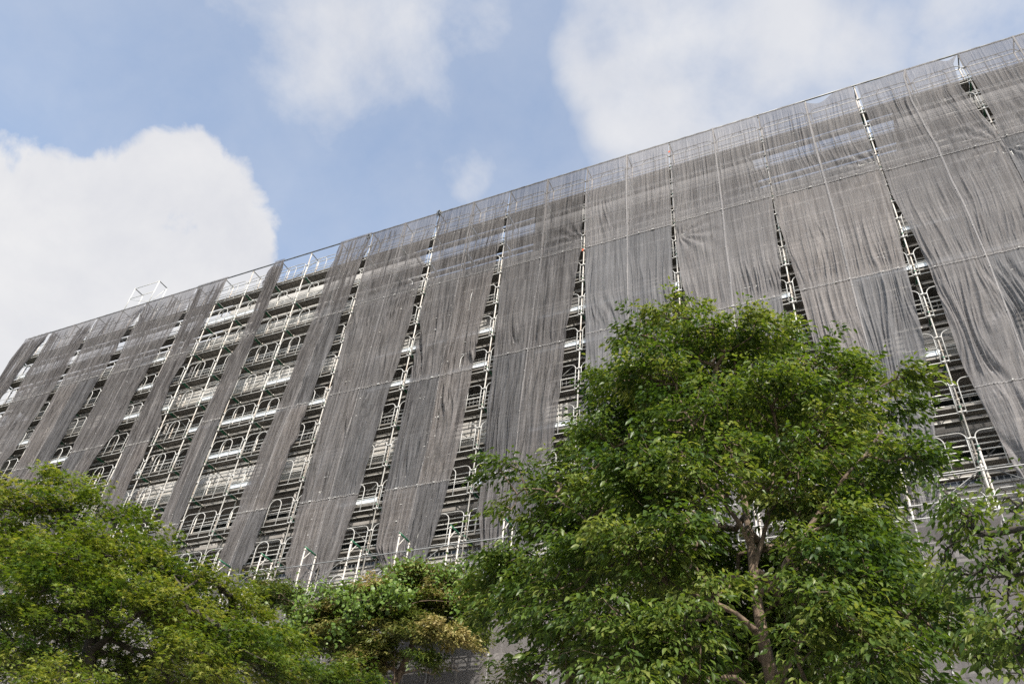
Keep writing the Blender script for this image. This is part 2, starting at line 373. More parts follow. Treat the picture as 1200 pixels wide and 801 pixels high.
# ------------------------------------------------------------------ nets
def smooth_noise(shape_u, shape_z, rg, nu, nz):
    g = rg.normal(size=(nz+3, nu+3))
    U = np.clip(shape_u*nu, 0, nu-1e-6); Z = np.clip(shape_z*nz, 0, nz-1e-6)
    iu, iz = U.astype(int), Z.astype(int); fu, fz = U-iu, Z-iz
    fu = fu*fu*(3-2*fu); fz = fz*fz*(3-2*fz)
    return (g[iz,iu]*(1-fu)+g[iz,iu+1]*fu)*(1-fz) + (g[iz+1,iu]*(1-fu)+g[iz+1,iu+1]*fu)*fz
NET_LABEL = {
 -1: 'last narrow net strip wrapping the far left end of the scaffold',
 1: 'grey net strip next to the far left end, leaving thin slits both sides',
 3: 'grey net strip under the raised bay on the roof line',
 5: 'net strip just left of the wide open scaffold bays, folded back at its right edge',
 7: 'half gathered net strip bordering the left side of the open bays',
 9: 'rope-thin gathered net strip hanging between the two open bays',
 11: 'narrow creased net strip bordering the right side of the open bays',
 13: 'net strip of even vertical streaks just right of the narrow creased one',
 15: 'net strip of even streaks hanging above the vine covered tree',
 17: 'net strip tapering to a tied point at its bottom, above gap between trees',
 19: 'wide net strip whose lower half is hidden by the left crown of the big tree',
 21: 'wide net strip behind the top of the big tree',
 23: 'net strip with its top edge sagging, its tail bundled beside the right tall slit',
 25: 'net strip pulled back into a dark fold near the top right corner',
 27: 'deeply furrowed net strip at the right border of the photo',
 29: 'net strip beyond the furrowed one, at the top right corner',
}
TIES = {13: [(3.5, 26.2)], 15: [], 17: [(3.62, 26.6)], 19: [], 21: [(0.1, 25.2)],
        23: [(3.6, 26.2)], 25: [(3.55, 25.7)], 27: [(0.05, 25.4)]}
def strip(idx, a, L, R):
    rg = np.random.default_rng(100+a)
    root = thing('safety_net', NET_LABEL[a], 'safety net', (a*B, -.09, 13.0), 'grey net strips hanging on the scaffold')
    bottom = {15: 13.05, 17: 12.7, 23: 12.35, 11: 12.9, 13: 13.1}.get(a, 12.8)
    rows = [ZTOP-.015] + [z + rg.normal()*.12 for z in (26.0, 21.1, 16.2)] + [bottom]
    cols = [0, B, 2*B]
    ph = rg.uniform(0, 6.28, 40)
    W = 2*B
    def surf(U, Z):
        """U cloth metres 0..3.66, Z height -> x, y, z"""
        zz = Z
        l, r = edge(L, zz), edge(R, zz)
        fu, fz = U/W, (Z-bottom)/(ZTOP-bottom)
        wid = (r-l)*B
        gath = np.clip(1 - wid/W, 0, .93)
        slack = np.clip(smooth_noise(fu, fz, np.random.default_rng(7+a), 5, 10)*.28+.62, .12, 1.3)
        if a >= 17: slack *= np.clip(.25 + .9*np.clip((24.5-Z)/3, 0, 1) + .45*np.clip((Z-26)/2, 0, 1), .12, 1.3)   # taut middle sheets
        drift = smooth_noise(fu, fz, np.random.default_rng(31+a), 4, 7)*.22
        y = np.zeros_like(U)
        for q, (lam, am) in enumerate(((.079,.0062),(.117,.0095),(.183,.0125),(.31,.0125),(.61,.014))):
            env = np.clip(.75 + .5*smooth_noise(fu, fz, np.random.default_rng(50+q+a*9), 9, 14), 0, 2)
            wv = sin_(2*pi*(U + drift*(.4+.2*q))/lam + ph[q] + .9*smooth_noise(fu, fz, np.random.default_rng(70+q+a*9), 6, 16))
            if q in (2, 3): wv = 1 - 2.6*np.exp(-((1+wv)/.28)) + .25*wv   # sharp valleys between round folds
            y += am*env*wv
        y *= slack*NETAMP*(1.0 if a < 17 else .62)
        # gathered cloth: deep folds
        gf = np.zeros_like(U)
        for q, (lam, wt) in enumerate(((.52,1.0),(.31,.6),(.83,.7))):
            gf += wt*sin_(2*pi*(U + drift*1.2)/lam + ph[10+q] + 1.2*smooth_noise(fu, fz, np.random.default_rng(90+q+a*9), 4, 8))
        y += gf*.055*np.clip(gath*2.2, 0, 1.0)
        for (ut, zt) in TIES.get(a, []):       # creases running into a tie
            dx, dz = U-ut, Z-zt; rho = np.hypot(dx, dz)+1e-3; th = np.arctan2(dz, dx)
            y += .045*np.exp(-(rho/1.4)**1.5)*sin_(th*13 + ph[20])*np.clip(rho/.35, 0, 1)
            y += .05*np.exp(-(rho/.5)**2)
        # belly between the seams, tight at the seams and the middle post
        seam = np.min([np.abs(Z-s) for s in rows], axis=0)
        tight = np.clip(seam/.5, .35, 1)*np.clip(np.abs(U-B)/.22, .35, 1)
        y *= np.clip((ZTOP-Z)/.5, .12, 1)
        y = y*tight - .05*np.clip(seam/2.4, 0, 1)*np.clip(smooth_noise(fu, fz, np.random.default_rng(5+a), 3, 6)*.6+.5, 0, 1.6)
        # gathered cloth is not spread evenly
        w2 = fu + gath*.10*sin_(2*pi*fu*2 + ph[30] + Z*.25)*fu*(1-fu)*4
        x = (l + (r-l)*w2)*B
        # top edge sags between its knots
        sag = 0
        if a == 23: sag = .42*np.exp(-((U-2.35)/.55)**2) + .06*np.clip(sin_(U*3.4), 0, 1)
        elif a == 25: sag = .16*np.exp(-((U-.55)/.5)**2) + .30*np.exp(-((U-3.3)/.3)**2)
        elif a not in (7, 9, 11): sag = .02*(1-np.cos(2*pi*U/.61))
        topw = np.clip((Z-(ZTOP-1.6))/1.6, 0, 1)
        # ragged bottom hem
        hem = .22*smooth_noise(fu, fz*0, np.random.default_rng(17+a), 7, 2)*np.clip((bottom+1-Z), 0, 1)
        z = Z - sag*topw + hem
        return x - a*B, y - .02*gath - np.clip(gath*.08, 0, .06), z - 13.0
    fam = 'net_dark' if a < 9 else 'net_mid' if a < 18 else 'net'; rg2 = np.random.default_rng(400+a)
    for ci in range(2):
        for ri in range(4):
            nu = 104 ; nz = max(10, int((rows[ri]-rows[ri+1])/.085))
            U, Z = np.meshgrid(np.linspace(cols[ci], cols[ci+1], nu), np.linspace(rows[ri]-(.03 if ri else 0), rows[ri+1]-.02, nz))
            # scalloped seam
            x, y, z = surf(U, Z)
            y = y - .004*ri + .003*ci
            V = np.stack([x, y, z], -1).reshape(-1, 3)
            I = np.arange(nu*nz).reshape(nz, nu)
            F = np.stack([I[:-1,:-1], I[1:,:-1], I[1:,1:], I[:-1,1:]], -1).reshape(-1, 4)
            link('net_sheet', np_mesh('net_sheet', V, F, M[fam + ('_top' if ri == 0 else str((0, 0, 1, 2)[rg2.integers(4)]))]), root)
    # lacing: a zigzag cord with knots along each seam, and up the middle post
    lc = MB()
    for s in rows[1:4]:
        U = np.linspace(.02, W-.02, 62); Z = s + .035*np.where(np.arange(62) % 2, 1, -1)
        x, y, z = surf(U, np.full_like(U, s)); y = y - .035
        lc.sweep(list(zip(x, y, z + (Z-s))), .004, 4)
        for q in range(3, 62, 9):
            if rg.random() < .5: lc.box(x[q]-.02, y[q]-.02, z[q]-.02, x[q]+(.08 if rg.random() < .10 else .015), y[q]-.002, z[q]+.022)
    Z = np.arange(bottom+.3, ZTOP-.1, .30); U = B + .018*np.where(np.arange(len(Z)) % 2, 1, -1)
    x, y, z = surf(U, Z)
    for q in range(len(Z)-1): 
        lc.sweep([(x[q], y[q]-.02, z[q]), (x[q+1], y[q+1]-.02, z[q+1])], .003, 4)
        if q % 3 == 0: lc.box(x[q]-.012, y[q]-.036, z[q]-.012, x[q]+.012, y[q]-.022, z[q]+.012)
    lc.build('lacing', M['cord'], root)
    # folded hems where two sheets meet
    Zs = np.linspace(rows[0]-.02, bottom+.05, 150)
    hems = [(np.stack([np.full(150, B-.032), np.full(150, B), np.full(150, B+.032)]), np.stack([Zs]*3))]
    for sz in rows[1:4]:
        us = np.linspace(.02, W-.02, 130); hems.append((np.stack([us]*3), np.stack([np.full(130, sz+.02), np.full(130, sz), np.full(130, sz-.02)])))
    for Uh, Zh in hems:
        x, y, z = surf(Uh, Zh); y = y - .016
        y[1] -= .012
        V = np.stack([x, y, z], -1).reshape(-1, 3); m_ = Uh.shape[1]; I = np.arange(3*m_).reshape(3, m_)
        F = np.stack([I[:-1,:-1], I[:-1,1:], I[1:,1:], I[1:,:-1]], -1).reshape(-1, 4)
        link('hem', np_mesh('hem', V, F, M[fam+'_hem']), root)
sin_ = np.sin
for j, (a, L, R) in enumerate(STRIPS): strip(j, a, L, R)

# lower wrap: taut sheets on the outer scaffold
wrap = thing('safety_wrap', 'smooth taut grey mesh wrapping the low outer scaffold below the ledge', 'mesh wrap', (0, OY0-.085, 0))
for i in range(0, NB):
    rg = np.random.default_rng(900+i)
    for (z1, z0) in ((12.0, 8.4), (8.38, 4.3), (4.28, .25)):
        nu, nz = 26, 30
        U, Z = np.meshgrid(np.linspace(0, B, nu), np.linspace(z1, z0, nz))
        fu, fz = U/B, (Z-z0)/(z1-z0)
        y = (.018*smooth_noise(fu, fz, rg, 3, 4) + .008*smooth_noise(fu, fz, rg, 12, 3))*np.clip(np.minimum(fu, 1-fu)*9, 0, 1)*np.clip(np.minimum(fz, 1-fz)*9, .2, 1)
        V = np.stack([U + i*B, y-.01, Z], -1).reshape(-1, 3)
        I = np.arange(nu*nz).reshape(nz, nu); F = np.stack([I[:-1,:-1], I[1:,:-1], I[1:,1:], I[:-1,1:]], -1).reshape(-1, 4)
        link('mesh_sheet', np_mesh('mesh_sheet', V, F, M['wrap']), wrap)
lc = MB()
for i in range(0, NB+1):
    zs = np.arange(.4, 12.0, .3)
    for q, z in enumerate(zs): lc.box(i*B-.018, -.045, z-.02, i*B+.018, -.026, z+.03)
    lc.sweep([(i*B, -.03, .3),(i*B, -.03, 12.0)], .006, 4)
lc.build('lacing', M['cord'], wrap)

# ------------------------------------------------------------------ building behind
bld = thing('building', 'pale multi storey building hidden behind the scaffold and nets', 'building')
X0, X1 = -.35*B, (NB+.2)*B
w = MB(); w.box(X0, 3.0, 0, X1, 16, 27.6); w.build('wall', M['wall'], bld)
MB().box(X0, 1.45, 0, X1, 2.99, 12.9).build('lower_wall', M['band'], bld)
def band(z0, z1, y=1.28):
    m = MB(); m.box(X0, y, z0, X1, y+.18, z1); m.box(X0, y-.05, z1-.06, X1, y-.003, z1+.02)
    return m.build('balcony_front', M['band'], bld)
for z0, z1 in ((12.0, 14.1), (18.0, 20.0), (23.4, 25.4)):
    bf = band(z0, z1)
    MB().box(X0, 1.47, z0+.1, X1, 2.995, z0+.38).build('floor_slab', M['soffit'], bld)
    r = MB(); r.sweep([(X0, 1.37, z1+.75),(X1, 1.37, z1+.75)], .025, 6)
    for x in np.arange(X0+.1, X1, .16): r.box(x, 1.36, z1+.02, x+.02, 1.38, z1+.74)
    r.build('railing', M['frame'], bf)
# intermediate floors: dark spandrel and ducts between the pale bands
for z0 in (16.1, 21.9):
    MB().box(X0, 2.0, z0, X1, 2.995, z0+.32).build('floor_slab', M['soffit'], bld)
MB().box(X0, 1.28, 27.3, X1, 3.1, 28.25).build('parapet', M['band'], bld)
for a, b in ((7.6, 13.7), (17.3, 22.6), (25.7, 31.2)):
    m = MB(); m.box(a*B, 1.6, 28.252, b*B, 6, 31.1); m.box(a*B-.06, 1.54, 30.95, b*B+.06, 6.05, 31.18)
    m.build('roof_block', M['band' if a < 10 else 'wall'], bld)
wf = MB(); wh, ww = 1.75, 2*B-.7
for x0, x1 in ((0,.07),(ww-.07,ww),(ww/2-.035,ww/2+.035)): wf.box(x0, -.06, 0, x1, .02, wh)
for z0, z1 in ((0,.07),(wh-.07,wh)): wf.box(.07, -.058, z0, ww-.07, .018, z1)
wf_me = wf.mesh('window', M['frame']); pane_me = MB().box(.03, -.02, .03, ww-.03, .0, wh-.03).mesh('pane', M['glass'])
for z in (14.6, 17.2, 20.3, 22.8, 25.7):
    for i in range(0, NB-1, 2):
        wo = link('window', wf_me, bld, ((i+.55)*B, 2.94, z)); link('pane', pane_me, wo)
# downpipes, ducts and small air units on the wall behind
for i in range(2, NB, 5): MB().sweep([((i+.3)*B, 1.2, .2), ((i+.3)*B, 1.2, 27.3)], .055, 8).build('downpipe', M['soffit'], bld, True)
for i, z in ((9, 16.5), (10, 22.3), (12, 16.5), (14, 22.3), (16, 16.5), (18, 16.5), (24, 16.5), (25, 22.3)):
    u = MB(); u.box(0, 0, 0, .8, .32, .62); u.box(-.02, -.02, .62, .82, .34, .65)
    for q in range(7): u.box(.06, -.012, .08+q*.07, .58, -.002, .11+q*.07)
    u.build('air_unit', M['band'], bld, loc=((i+.4)*B, 2.2, z))
for i, z, nm in ((21, 30.45, 'orange warning ribbon tied to the scaffold post behind the top of the big tree'), (19, 25.85, 'orange warning ribbon tied at the pinched net seam left of the big tree')):
    m = MB(); m.sweep([(0,-.075,0),(.03,-.10,.01),(.06,-.075,0)], .016, 6); m.box(-.01, -.105, -.10, .03, -.098, .01); m.box(.035, -.103, -.07, .06, -.097, .005)
    tag(m.build('warning_ribbon', M['lens_orange'], None, loc=(i*B-.03, -.01, z)), nm, 'ribbon', 'orange ribbons on the scaffold')
for n, z, nm in ((12.93, 30.95, 'dark knotted rope bundle at the top corner of the narrow creased net strip'), (15.02, 31.12, 'dark knotted rope bundle on the top rail between two middle net strips')):
    m = MB()
    for q in range(5):
        a0 = q*1.3; m.sweep([(.14*cos(a0+t)*(1-.1*q), -.12-.02*q+.03*sin(3*t), -.12+.14*sin(a0+t)) for t in np.linspace(0, 5.4, 16)], .014, 5)
    m.sweep([(0,-.12,-.1),(.03,-.13,-.5),(-.02,-.13,-.9)], .012, 5)
    tag(m.build('rope_bundle', M['darkpipe'], None, True, loc=(n*B, 0, z)), nm, 'rope', 'rope bundles at the top rail')
# ------------------------------------------------------------------ trees
def template(kind):
    if kind == 'broad':
        V = np.array([(0,0,0),(.30,.20,.045),(.30,-.20,.045),(.42,0,0),(.62,.15,.02),(.62,-.15,.02),(1,0,-.16)], float)
        F = np.array([(0,2,3),(0,3,1),(3,2,5),(1,3,4),(3,5,6),(3,6,4)])
    elif kind == 'maple':
        P = [(0,0,0)]
        for k, (ang, ln) in enumerate(((-112,.42),(-82,.20),(-58,.72),(-28,.26),(0,1.0),(28,.26),(58,.72),(82,.20),(112,.42))):
            a = radians(ang); P.append((.25+ln*.75*cos(a), ln*.75*sin(a), -.18*ln*ln if ln > .4 else .02))
        P.append((.25, 0, .04))
        V = np.array(P, float)
        F = np.array([(10, i, i+1) for i in range(1, 9)] + [(10, 9, 0), (10, 0, 1)])
    else:   # round vine leaf
        V = np.array([(0,0,0),(.12,.36,.0),(.55,.45,-.03),(1,0,-.12),(.55,-.45,-.03),(.12,-.36,0),(.5,0,.05)], float)
        F = np.array([(6,0,5),(6,5,4),(6,4,3),(6,3,2),(6,2,1),(6,1,0)])
    return V, F
def leaves(P, D, Nn, size, kind, tint):
    """P origins, D directions, Nn normals, size per leaf"""
    T, TF = template(kind); n = len(P)
    D = D/np.linalg.norm(D, axis=1, keepdims=True)
    S = np.cross(Nn, D); S /= np.linalg.norm(S, axis=1, keepdims=True)+1e-9
    Nn = np.cross(D, S)
    V = P[:,None,:] + size[:,None,None]*(T[None,:,0,None]*D[:,None,:] + T[None,:,1,None]*S[:,None,:] + T[None,:,2,None]*Nn[:,None,:])
    F = TF[None] + (np.arange(n)*len(T))[:,None,None]
    return V.reshape(-1,3), F.reshape(-1,3), np.repeat(tint, len(T))
def sprays(clusters, per, rg, center, up=.12, plate=.27, npl=9.5, thick=.07):
    """flat layered plates of twigs spread through each cluster, denser outside; returns bases, directions and a tint per twig"""
    B_, D_, T_ = [], [], []
    cen = np.array(center)
    for c in clusters:
        x, y, z, r = c[:4]
        m = max(2, int(round(npl*(r/.5)**2)))
        ct = rg.normal()*.12
        pr0 = min(plate, r*.75)
        for _ in range(m):
            v = rg.normal(size=3); v /= np.linalg.norm(v)
            p0 = np.array([x,y,z]) + v*rg.random()**.5*np.array([r,r,r*.85])*.82
            out = p0-cen; out[2] *= .3; out /= np.linalg.norm(out)+.1
            k = max(3, int(per*(.6+.8*rg.random())/npl)); pr = pr0*(.7+.6*rg.random())
            th = rg.random(k)*2*pi; rad = np.sqrt(rg.random(k))*pr
            tilt = np.array([out[0], out[1]])*.28
            q = np.stack([np.cos(th)*rad, np.sin(th)*rad, rg.normal(size=k)*thick], -1)
            q[:,2] -= (q[:,:2]@tilt)
            d = np.stack([np.cos(th), np.sin(th), np.zeros(k)], -1)*.8 + out*.6 + rg.normal(size=(k,3))*.25
            d[:,2] = d[:,2]*.3 + up*.5
            d /= np.linalg.norm(d, axis=1, keepdims=True)
            B_.append(p0+q); D_.append(d); T_.append(np.full(k, ct + rg.normal()*.17))
    return np.concatenate(B_), np.concatenate(D_), np.concatenate(T_)
def grow(trunk, radii, targets, step=.22, wander=.03, k_path=.22, tip=.0032, expo=.46, rg=None, limbs=()):
    """attach every target to the nearest branch; returns segments (p0,p1,r0,r1)"""
    pos = [np.array(p, float) for p in trunk]; par = [-1] + list(range(len(trunk)-1)); 
    base_r = list(radii)
    # refine trunk
    P2, par2, r2 = [], [], []
    for i in range(len(trunk)-1):
        m = max(1, int(np.linalg.norm(pos[i+1]-pos[i])/step))
        for j in range(m):
            t = j/m; P2.append(pos[i]*(1-t)+pos[i+1]*t); r2.append(radii[i]*(1-t)+radii[i+1]*t)
    P2.append(pos[-1]); r2.append(radii[-1])
    par2 = [-1]+list(range(len(P2)-1))
    nT = len(P2)
    cap = nT + len(targets)*14 + 600
    A = np.zeros((cap,3)); A[:nT] = P2; par = np.full(cap, -1); par[:nT] = par2
    pl = np.zeros(cap); 
    for i in range(1, nT): pl[i] = pl[i-1]+np.linalg.norm(A[i]-A[i-1])*.25
    n = nT
    nL = {}
    for pts, ra, rb in limbs:                   # main limbs drawn as given, starting at the nearest trunk node
        prev = int(np.argmin(np.linalg.norm(A[:nT]-np.array(pts[0]), axis=1))); tot = len(pts)-1
        for a_ in range(tot):
            u, v = np.array(pts[a_], float), np.array(pts[a_+1], float); mm = max(1, int(np.linalg.norm(v-u)/step))
            for q in range(1, mm+1):
                A[n] = u+(v-u)*q/mm + rg.normal(size=3)*.012; par[n] = prev; pl[n] = pl[prev]+.1; nL[n] = ra+(rb-ra)*(a_+q/mm)/tot; prev = n; n += 1
    T = np.asarray(targets); lo = trunk[0][2] + .3*(trunk[-1][2]-trunk[0][2])
    tr = A[:nT]
    dist = np.min(np.linalg.norm(T[:,None,:]-tr[None], axis=2), axis=1)
    ends = []
    for ti in np.argsort(dist):
        t = T[ti]
        dv = A[:n]-t; d = np.linalg.norm(dv, axis=1)
        cost = d + k_path*pl[:n] + np.clip(dv[:,2], 0, None)*.5
        j = int(np.argmin(cost)); L = d[j]
        m = max(1, min(13, int(L/step)))
        p0 = A[j].copy(); prev = j
        side = rg.normal(size=3)*wander*L**.5
        for q in range(1, m+1):
            s = q/m
            p = p0*(1-s)+t*s + side*sin(pi*s) + np.array([0,0,.10*L*sin(pi*s)])
            if q < m: p = p + rg.normal(size=3)*wander*.5
            A[n] = p; par[n] = prev; pl[n] = pl[prev]+np.linalg.norm(p-A[prev]); prev = n; n += 1
        ends.append(prev)
    cnt = np.zeros(n)
    for e in ends: cnt[e] += 1
    for i in range(n-1, 0, -1):
        if par[i] >= 0: cnt[par[i]] += cnt[i]
    R = tip*np.maximum(cnt[:n], 1)**expo
    R[:nT] = np.maximum(R[:nT]*0, np.array(r2))
    R[nT:] = np.minimum(R[nT:], max(r2)*.62)
    for i, v in nL.items(): R[i] = v
    return A[:n], par[:n], R, nT
def wood(A, par, R, idx, n=5):
    """tubes from parent to child for the node indices given"""
    idx = np.array([i for i in idx if par[i] >= 0])
    if not len(idx): return None
    p0, p1 = A[par[idx]], A[idx]; r1 = R[idx]; r0 = np.minimum(R[par[idx]], R[idx]*1.35)
    t = p1-p0; t /= np.linalg.norm(t, axis=1, keepdims=True)+1e-9
    h = np.where(np.abs(t[:,2:3]) < .9, np.array([[0,0,1.]]), np.array([[1.,0,0]]))
    a = np.cross(t, h); a /= np.linalg.norm(a, axis=1, keepdims=True); b = np.cross(t, a)
    an = np.arange(n)*2*pi/n
    ring = a[:,None,:]*np.cos(an)[None,:,None] + b[:,None,:]*np.sin(an)[None,:,None]
    V = np.concatenate([p0[:,None,:]-t[:,None,:]*r0[:,None,None]*.3+ring*r0[:,None,None], p1[:,None,:]+ring*r1[:,None,None]], 1)
    k = np.arange(n); k2 = (k+1) % n
    f = np.stack([k, k2, k2+n, k+n], -1)
    F = f[None] + (np.arange(len(idx))*2*n)[:,None,None]
    return V.reshape(-1,3), F.reshape(-1,4)
def make_tree(name, label, cat, trunk, radii, clusters, per, nleaf, lsize, kind, lmat, bark, seed, slen=.42, up=.12, droop=.35, flat=.35, group=None, extra=None, tilt=.45, tint_bias=0.0, plate=.27, limbs=(), one_wood=False, npl=9.5, thick=.07):
    rg = np.random.default_rng(seed)
    base = np.array(trunk[0], float); root = thing(name, label, cat, tuple(base), group)
    center = np.array(trunk[-1]) - np.array([0,0,.3*(trunk[-1][2]-trunk[0][2])])
    P, D, TT = sprays(clusters, per, rg, center, up, plate, npl, thick)
    A, par, R, nT = grow(trunk, radii, P, rg=rg, limbs=limbs)
    if one_wood: nT = len(A)
    V, F = wood(A-base, par, R, range(1, nT), 10); link('trunk', np_mesh('trunk', V, F, M[bark]), root)
    if not one_wood:
        V, F = wood(A-base, par, R, range(nT, len(A)), 5); link('branches', np_mesh('branches', V, F, M[bark]), root)
    def crown(P, D, TT, mt, nm, kind=kind, lsize=lsize):
        n = len(P); k = nleaf
        sl = slen*(.7+.6*rg.random(n))
        s = (np.arange(k)+.5)/k
        s = np.clip(s[None] + rg.normal(size=(n,k))*.05, 0, 1)
        side = np.where(np.arange(k) % 2, 1., -1.)[None]*np.ones((n,1))
        lat = np.cross(D, np.array([[0,0,1.]])); lat /= np.linalg.norm(lat, axis=1, keepdims=True)+1e-9
        O = P[:,None,:] + D[:,None,:]*(s*sl[:,None])[...,None] + lat[:,None,:]*(side*.25*sl[:,None]*np.sin(s*2.6+.3)*rg.random((n,k)))[...,None]
        O[...,2] -= droop*.5*(s*sl[:,None])**2/.4
        O += rg.normal(size=O.shape)*.035
        ld = D[:,None,:]*.8 + lat[:,None,:]*(side*(.9-.5*s))[...,None] + rg.normal(size=O.shape)*.30
        ld[...,2] -= droop*(.5+rg.random((n,k)))
        nn = np.zeros_like(O); nn[...,2] = 1; nn += rg.normal(size=O.shape)*tilt
        sz = lsize*(.65+.6*rg.random((n,k)))
        tb = np.clip(.42 + tint_bias + TT[:,None] + rg.normal(size=(n,1))*.08 + rg.normal(size=(n,k))*.16 + .10*(s-.5), 0, .999)
        V, F, t = leaves(O.reshape(-1,3)-base, ld.reshape(-1,3), nn.reshape(-1,3), sz.ravel(), kind, tb.ravel())
        return link(nm, np_mesh(nm, V, F, M[mt], smooth=False, tint=t), root)
    crown(P, D, TT, lmat, 'crown')
    if extra:
        cl2, m2, lb = extra
        P2, D2, T2 = sprays(cl2, per, rg, center, up, plate)
        o = crown(P2, D2, T2, m2, 'crown'); o['label'] = lb
    return root
RT = [ (40.51,-11.75,10.0,0.33), (41.13,-11.89,9.95,0.28), (40.4,-12.11,8.98,0.31), (40.81,-12.18,8.69,0.49), (41.57,-11.79,9.41,0.46), (42.22,-11.49,9.48,0.43), (42.9,-11.44,8.74,0.41), (43.31,-11.63,8.49,0.24), (43.76,-11.84,8.21,0.11), (42.29,-12.09,7.99,0.54), (41.51,-12.42,7.8,0.54), (42.99,-11.83,7.63,0.48), (43.38,-12.23,6.93,0.24), (43.74,-12.44,6.75,0.1), (40.2,-11.96,8.05,0.35), (39.79,-12.12,7.41,0.27), (39.01,-12.37,7.46,0.19), (39.24,-12.15,6.89,0.34), (38.87,-11.88,6.36,0.39), (38.69,-11.75,5.81,0.26), (40.31,-12.56,6.61,0.41), (40.83,-13.02,6.59,0.49), (40.18,-12.83,5.74,0.52), (41.05,-13.16,5.57,0.52), (41.46,-13.05,6.46,0.39), (42.63,-12.45,6.77,0.4), (42.75,-12.24,6.29,0.43), (43.2,-12.13,6.57,0.17), (41.54,-13.34,5.69,0.25), (42.86,-12.74,5.54,0.35), (43.06,-12.33,5.62,0.36), (42.82,-13.04,4.78,0.36), (43.28,-12.63,5.03,0.33), (43.65,-12.43,4.84,0.24), (43.18,-12.83,4.46,0.35), (43.8,-12.44,4.63,0.19), (40.57,-13.32,4.84,0.42), (41.31,-13.29,4.78,0.37), (39.78,-12.78,5.41,0.29), (41.0,-13.59,4.23,0.38), (41.24,-13.1,4.34,0.27), (42.66,-13.05,4.27,0.3), (40.37,-10.75,8.92,0.99), (41.76,-10.34,8.6,1.01), (42.5,-10.36,7.24,0.81), (39.87,-11.02,7.08,0.69), (41.05,-10.57,6.48,0.76), (41.69,-10.55,5.45,0.65), (40.19,-11.12,5.66,0.67), (43.04,-10.83,5.93,0.58), (41.72,-11.16,8.79,0.72), (41.52,-10.89,6.06,0.49), (42.05,-10.81,5.63,0.51), (41.27,-11.04,5.11,0.46), (40.81,-11.35,6.04,0.44), (42.41,-10.87,6.08,0.43), (39.36,-11.87,5.96,0.4), (40.8,-11.08,10.35,0.34), (41.62,-11.3,9.76,0.32), (42.23,-10.72,10.18,0.33), (40.13,-11.32,9.25,0.33), (40.66,-11.36,9.38,0.32), (41.21,-10.64,9.51,0.33), (42.22,-10.57,9.49,0.32), (42.95,-10.51,9.06,0.31), (43.58,-10.98,8.54,0.29), (39.88,-11.08,8.62,0.32), (40.72,-11.33,8.11,0.3), (41.54,-11.05,8.1,0.3), (42.06,-10.73,8.19,0.3), (42.77,-11.01,8.2,0.29), (43.48,-10.51,8.42,0.3), (39.4,-11.64,7.56,0.3), (40.1,-11.55,7.45,0.29), (40.45,-10.89,7.82,0.31), (41.35,-10.77,7.94,0.3), (42.1,-11.19,7.17,0.27), (42.75,-10.74,7.71,0.29), (43.19,-10.54,7.68,0.28), (39.44,-11.44,6.97,0.29), (39.93,-11.74,6.77,0.28), (40.62,-10.83,7.28,0.3), (41.2,-11.49,6.57,0.27), (41.87,-11.26,6.56,0.27), (42.43,-10.99,6.67,0.27), (42.96,-11.15,6.39,0.25), (38.94,-12.03,6.21,0.27), (39.14,-11.53,6.28,0.28), (40.03,-11.19,6.15,0.28), (40.76,-11.21,6.14,0.27), (41.18,-11.24,6.09,0.26), (41.67,-10.67,6.39,0.27), (42.33,-11.0,6.11,0.26), (43.04,-10.46,6.44,0.27), (39.59,-11.99,5.54,0.26), (39.97,-11.8,5.57,0.26), (40.55,-10.81,5.8,0.27), (41.39,-11.27,5.36,0.25), (41.77,-10.9,5.75,0.26), (42.37,-10.72,5.56,0.25), (42.84,-10.84,5.61,0.25), (43.33,-10.93,5.67,0.24), (39.48,-11.93,5.03,0.25), (39.92,-11.44,5.13,0.26), (40.55,-11.11,5.18,0.26), (41.88,-11.01,4.99,0.24), (42.32,-11.29,4.91,0.23), (42.81,-11.14,4.95,0.23), (41.1,-13.04,6.26,0.27), (41.5,-12.93,6.16,0.22), (41.16,-13.23,5.61,0.26), (42.37,-12.88,5.18,0.24), (42.52,-12.66,5.71,0.22), (41.53,-13.03,5.21,0.23), (42.43,-12.98,4.57,0.22), (41.38,-13.27,4.54,0.2), (41.8,-12.56,7.03,0.28), (42.34,-12.38,6.38,0.22), (42.97,-12.43,5.96,0.25), (43.26,-12.43,5.2,0.19), (43.46,-12.43,5.0,0.2) ]
RT_TRUNK = [ (42.03,-12.02,4.08), (41.94,-12.03,4.63), (41.91,-12.14,5.06), (41.89,-12.14,5.52), (41.88,-12.04,6.11), (41.83,-11.85,6.82), (41.73,-11.66,7.75), (41.54,-11.6,8.81) ]
LS = [ (39.15,-11.75,5.14,0.28), (39.58,-11.77,5.15,0.33), (40.02,-11.82,4.92,0.34), (38.98,-11.83,4.88,0.25), (40.42,-11.68,4.89,0.28) ]
